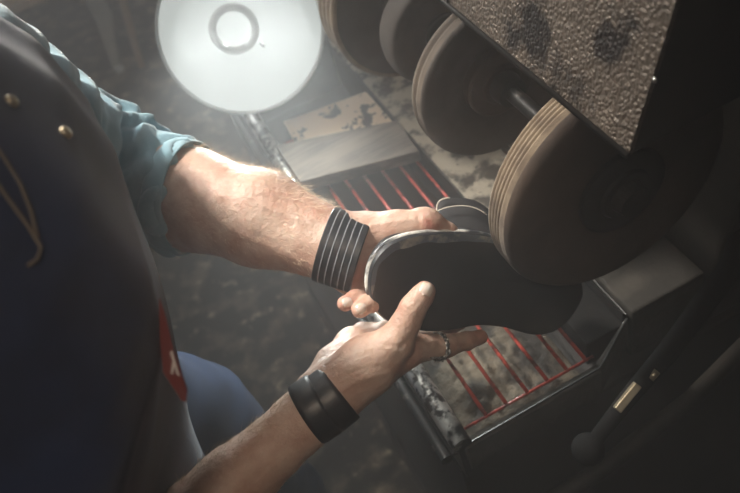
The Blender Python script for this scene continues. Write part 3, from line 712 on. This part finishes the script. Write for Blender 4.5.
# red label on the apron side
lp = [(159, 298), (166, 318), (172, 345), (187, 390), (186, 402), (181, 400), (163, 372), (160, 340)]
hits = [onap(x, y) for x, y in lp]; dep = [(q[0] - CAM).dot(W_) for q in hits if q]
dl = min(dep) - .004 if dep else .70
tabp = lambda x, y: at(x, y, dl)
print('TAB', len(dep), dl)
b = MB(); fr = [tabp(x, y) for x, y in lp]; b.prism([p + W_ * .002 for p in fr], fr); lab = b.build('red_tab', M['redcloth'], apron); props(lab, 'red cloth tab with a white mark')
b = MB(); fr = [tabp(x, y) - W_ * .0012 for x, y in ((170, 352), (173, 350), (176, 362), (180, 376), (177, 374), (175, 366), (173, 374), (171, 373), (173, 360))]
b.prism([p + W_ * .001 for p in fr], fr); b.build('white_mark', M['whitecloth'], lab)

# ================================================================== SHOE
T0 = at(372, 285, .700); T1 = at(583, 290, .815); Lx = nrm(T1 - T0); LEN = np.linalg.norm(T1 - T0)
th_ = math.radians(22); wv = MW @ np.array([0, -math.cos(th_), -math.sin(th_)]); Wx = nrm(wv - wv.dot(Lx) * Lx); Nx = nrm(np.cross(Lx, Wx))
if Nx.dot(W_) > 0: Nx = -Nx
def toplane(px, py):
    r = ray(px, py); t = (T0 - CAM).dot(Nx) / r.dot(Nx); p = CAM + r * t - T0; return p.dot(Lx), p.dot(Wx)
topo = [(371, 275), (374, 264), (382, 252), (394, 243), (410, 237), (430, 234), (460, 233.5), (490, 237), (518, 246), (545, 254), (566, 262), (580, 276)]
boto = [(370, 288), (373, 302), (382, 317), (400, 328), (428, 333), (455, 332), (482, 328.5), (508, 330), (532, 336), (552, 334), (570, 321), (583, 300), (584, 288)]
ot = [toplane(*p) for p in topo]; ob = [toplane(*p) for p in boto]
ring = ot + ob[::-1]                    # closed outline, clockwise from the toe
def resample(R, n):
    P = np.array(R); 
    # catmull-rom closed
    out = []
    m = len(P)
    for i in range(m):
        p0, p1, p2, p3 = P[i - 1], P[i], P[(i + 1) % m], P[(i + 2) % m]
        for k in range(12):
            t = k / 12; out.append(.5 * ((2 * p1) + (-p0 + p2) * t + (2 * p0 - 5 * p1 + 4 * p2 - p3) * t * t + (-p0 + 3 * p1 - 3 * p2 + p3) * t ** 3))
    P = np.array(out); seg = np.linalg.norm(np.roll(P, -1, 0) - P, axis=1); cs = np.concatenate([[0], np.cumsum(seg)]); P = np.vstack([P, P[:1]])
    tt = np.linspace(0, cs[-1], n + 1)[:-1]; return np.stack([np.interp(tt, cs, P[:, k]) for k in (0, 1)], 1)
RN = 120; OL = resample(ring, RN)
def onrm(R):
    t = np.roll(R, -1, 0) - np.roll(R, 1, 0); t /= np.linalg.norm(t, axis=1)[:, None]; n_ = np.stack([-t[:, 1], t[:, 0]], 1)
    if ((R - R.mean(0)) * n_).sum() < 0: n_ = -n_
    return n_
ON = onrm(OL)
def S(x, y, h): return tuple(T0 + Lx * x + Wx * y + Nx * h)   # h>0 towards the lens; upper goes to h<0
shoe = thing('shoe', 'black leather shoe held sole up against the large polishing wheel', 'shoe', T0)
def loft(name, layers, m, cap0=True, cap1=True, mi=None, mats=None):
    V = []; Fc = []; I = []
    for (ins, h, f) in layers:
        for i in range(RN):
            p = OL[i] - ON[i] * ins; V.append(S(p[0], p[1], h + (f(p[0] / LEN) if f else 0)))
    for k in range(len(layers) - 1):
        for i in range(RN): Fc.append((k * RN + i, k * RN + (i + 1) % RN, (k + 1) * RN + (i + 1) % RN, (k + 1) * RN + i)); I.append(mi[k] if mi else 0)
    def cap(k, ii):
        # strips from centre line
        c = len(V); 
        ins, h, f = layers[k]
        V.append(S(LEN * .5, 0, h)); 
        for q in range(1, 6):
            s_ = 1 - q / 6
            for i in range(RN):
                p = OL[i] - ON[i] * ins; cx = min(max(p[0], LEN * .12), LEN * .88); cc = np.array([cx, .0])
                pp = cc + (p - cc) * s_; V.append(S(pp[0], pp[1], h + (f(pp[0] / LEN) if f else 0)))
        base = c + 1
        for i in range(RN): Fc.append((k * RN + i, k * RN + (i + 1) % RN, base + (i + 1) % RN, base + i)); I.append(ii)
        for q in range(4):
            for i in range(RN): Fc.append((base + q * RN + i, base + q * RN + (i + 1) % RN, base + (q + 1) * RN + (i + 1) % RN, base + (q + 1) * RN + i)); I.append(ii)
        Fc.append(tuple(base + 4 * RN + i for i in range(RN))); I.append(ii)
    if cap0: cap(0, mi[0] if mi else 0)
    if cap1: cap(len(layers) - 1, mi[-1] if mi else 0)
    return obj(name, V, Fc, m, shoe, True, mats, I if mats else None)
fs = lambda s: -.004 * math.exp(-((s - .52) / .16) ** 2)      # arch
sole = loft('outsole', [(.0045, 0, fs), (.003, 0, fs), (.0012, -.0010, fs), (.0004, -.0030, fs), (.0004, -.0055, fs), (.0020, -.0062, fs)], M['sole'])
smooth_by_angle(sole, 35)
loft('welt', [(.0030, -.0062, fs), (.0008, -.0066, fs), (-.0006, -.0085, fs), (-.0004, -.0108, fs), (.004, -.0118, fs)], M['welt'], False, False)
def wr(): pass
# buffed band following the edge on the sole side at the toe
V = []; Fc = []; idxs = [i for i in range(RN) if (OL[i][0] < .55 * LEN and OL[i][1] > .004) or OL[i][0] < .012]
for q, i in enumerate(range(RN)): pass
def strip(name, sel, a0, a1, h0, h1, m, wav=0):
    V = []; Fc = []
    for q, i in enumerate(sel):
        f = math.sin(math.pi * min(1, max(0, q / (len(sel) - 1)))) ** .5; aa = a0 + (a1 - a0) * f * (1 + wav * fbm((q * .25, 0, 0), 1))
        for k in range(5):
            t = k / 4; p = OL[i] - ON[i] * (a0 + (aa - a0) * t); V.append(S(p[0], p[1], h0 + (h1 - h0) * t + fs(p[0] / LEN)))
    for q in range(len(sel) - 1):
        for k in range(4): c = q * 5 + k; Fc.append((c, c + 1, c + 6, c + 5))
    return obj(name, V, Fc, m, shoe, True)
# order top-side indices from toe to arch
top_sel = [i for i in range(RN) if OL[i][1] > -.012 and OL[i][0] < .60 * LEN]
top_sel = sorted(top_sel, key=lambda i: (OL[i][0] if OL[i][1] > 0.012 else (-.02 + OL[i][1])))
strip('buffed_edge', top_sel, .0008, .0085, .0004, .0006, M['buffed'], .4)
# welt stitching
b = MB()
st = [i for i in range(RN * 3)]
OL3 = resample(ring, RN * 4); ON3 = onrm(OL3)
for i in range(0, RN * 4, 2):
    p = OL3[i] - ON3[i] * .0014; q = OL3[(i + 1) % (RN * 4)] - ON3[(i + 1) % (RN * 4)] * .0014
    if p[0] < .75 * LEN and p[1] > -.01: b.tube([S(p[0], p[1], -.0063 + fs(p[0] / LEN)), S(q[0], q[1], -.0063 + fs(p[0] / LEN))], .00045, 5)
b.build('welt_stitching', M['thread'], shoe)
# upper: stacked sections of the outline, shrinking, open top over the heel half
def upper_h(s): return np.interp(s, [0, .06, .15, .30, .42, .55, .72, .90, 1.0], [.020, .030, .036, .044, .062, .082, .080, .076, .070])
V = []; Fc = []; layers = 16
def taper(s, t):   # inset as a fraction of half width
    close = np.interp(s, [0, .3, .46, .60, 1.0], [1.0, 1.0, .92, .62, .55])
    return .004 + .030 * close * (1 - math.cos(t * math.pi / 2)) ** 1.0
def up_pt(i, t):
    s = OL[i][0] / LEN; s = min(max(s, 0), 1); H = upper_h(s); ins = taper(s, t)
    p = OL[i] - ON[i] * min(ins, abs(OL[i][1]) * .98 + .004 if .08 < s < .92 else ins)
    return p, -.0115 - H * math.sin(t * math.pi / 2) ** .9
for k in range(layers + 1):
    t = k / layers
    for i in range(RN): p, h = up_pt(i, t); V.append(S(p[0], p[1], h))
for k in range(layers):
    for i in range(RN): Fc.append((k * RN + i, k * RN + (i + 1) % RN, (k + 1) * RN + (i + 1) % RN, (k + 1) * RN + i))
# cover the front (toe + vamp) between both sides
tl = layers * RN
def mirror(i):
    p, _ = up_pt(i, 1); best = min((j for j in range(RN) if up_pt(j, 1)[0][1] * 1.0 < -.0), key=lambda j: abs(up_pt(j, 1)[0][0] - p[0])); return best
tops = sorted([i for i in range(RN) if up_pt(i, 1)[0][1] > 0 and up_pt(i, 1)[0][0] < .47 * LEN], key=lambda i: up_pt(i, 1)[0][0])
prev = None
for i in tops:
    j = mirror(i)
    pa, pb = np.array(V[tl + i]), np.array(V[tl + j]); base = len(V)
    for q in range(7):
        t = q / 6; V.append(tuple(pa + (pb - pa) * t - Nx * .006 * math.sin(math.pi * t)))
    if prev is not None:
        for q in range(6): Fc.append((prev + q, prev + q + 1, base + q + 1, base + q))
    prev = base
upper = obj('upper', V, Fc, M['suede'], shoe, True)
so = upper.modifiers.new('thick', 'SOLIDIFY'); so.thickness = .0022; so.offset = 0
# collar and tongue rising above the instep (seen above the sole's edge)
def patch(name, outline, d0, d1, m, bulge=.012, lab=None, n=26):
    """curved leather panel: outline row (top edge) down to a base row"""
    V = []; Fc = []; top, bot = outline; m_ = len(top)
    for q in range(n + 1):
        t = q / n
        for a_, b_ in zip(top, bot):
            x = a_[0] + (b_[0] - a_[0]) * t; y = a_[1] + (b_[1] - a_[1]) * t
            V.append(tuple(at(x, y, d1 + (d0 - d1) * t - bulge * math.sin(math.pi * (.15 + .85 * t)))))
    for q in range(n):
        for k in range(m_ - 1): c = q * m_ + k; Fc.append((c, c + 1, c + m_ + 1, c + m_))
    o = obj(name, V, Fc, m, shoe, True); s_ = o.modifiers.new('thick', 'SOLIDIFY'); s_.thickness = .0025; s_.offset = 1; return o
def arc(P, n=24):
    P = np.array(P, float); s_ = np.concatenate([[0], np.cumsum(np.linalg.norm(P[1:] - P[:-1], axis=1))]); t = np.linspace(0, s_[-1], n)
    out = np.stack([np.interp(t, s_, P[:, k]) for k in (0, 1)], 1)
    for _ in range(3): out[1:-1] = (out[:-2] + 2 * out[1:-1] + out[2:]) / 4
    return [tuple(p) for p in out]
vt = arc([(425, 233), (431, 216), (440, 209), (455, 206), (470, 206), (484, 212), (496, 224), (506, 236)]); vb = arc([(425, 246), (445, 250), (475, 252), (506, 254)])
patch('quarter', (vt, vb), .775, .795, M['suede'])
tt = arc([(437, 213), (436, 203), (441, 198.5), (452, 197.5), (468, 198), (480, 202), (490, 210), (500, 222)]); tb = arc([(437, 240), (455, 240), (475, 240), (500, 242)])
patch('tongue', (tt, tb), .80, .806, M['suede'], .008)
b = MB(); b.tube([at(x, y - .4, .776) for x, y in vt[3:-6]], .0006, 6); b.build('collar_stitching', M['thread'], shoe, True)
b = MB(); b.tube([at(x, y, .7955) for x, y in tt[:8]], .0008, 6); b.build('tongue_edge', M['thread'], shoe, True)

# ================================================================== BACKGROUND
tb_ = thing('work_table', 'grey-legged table standing on the floor in the far background', 'table', tuple(onz(118, 68, 0)))
def legpoly(name, px, y, m, parent, dy=.03):
    fr = [ony(x_, y_, y) for x_, y_ in px]; b = MB(); b.prism([p + np.array([0, dy, 0]) for p in fr], fr); return bevel(b.build(name, m, parent), .002)
yb_ = onz(118, 68, 0)[1]
legpoly('leg', [(72, -26), (98, -26), (104, 0), (112, 14), (115, 40), (121, 66), (113, 68), (106, 49), (97, 25), (85, 0)], yb_, M['greyleg'], tb_)
tc_ = ony(85, -30, yb_); b = MB(); b.box((tc_[0] - .5, tc_[1] - .1, tc_[2]), (tc_[0] + .15, tc_[1] + .6, tc_[2] + .03)); b.build('tabletop', M['beige'], tb_)
b = MB(); p = onz(119, 68, .012); b.lathe([(-.012, .001), (-.012, .018), (.004, .018), (.004, .001)], p, (0, 0, 1), 16); b.build('foot_cap', M['lampw'], tb_)
yc_ = onz(142, 69, 0)[1]
o = legpoly('wooden_post', [(108, -40), (118, -40), (127, 0), (141, 52), (146, 67), (139, 69), (131, 42), (119, 0)], yc_, M['beige'], None); props(o, 'thin beige wooden post standing on the floor beside the grey-legged table', 'post')

# ================================================================== HAZE (volume added for lamp glare and lifted blacks)
hz = bpy.data.materials.new('glare_haze'); hz.use_nodes = True; t = hz.node_tree; t.nodes.remove(t.nodes['Principled BSDF'])
vs = t.nodes.new('ShaderNodeVolumeScatter'); vs.inputs['Density'].default_value = HAZE; vs.inputs['Color'].default_value = (.98, .98, 1, 1); vs.inputs['Anisotropy'].default_value = .68
t.links.new(vs.outputs[0], t.nodes['Material Output'].inputs['Volume'])
b = MB(); b.box((-3.15, -2.1, .001), (1.59, 3.99, 2.95)); o = b.build('haze', hz); props(o, 'thin grey haze added for lamp glare and lifted blacks', 'haze', kind='stuff')
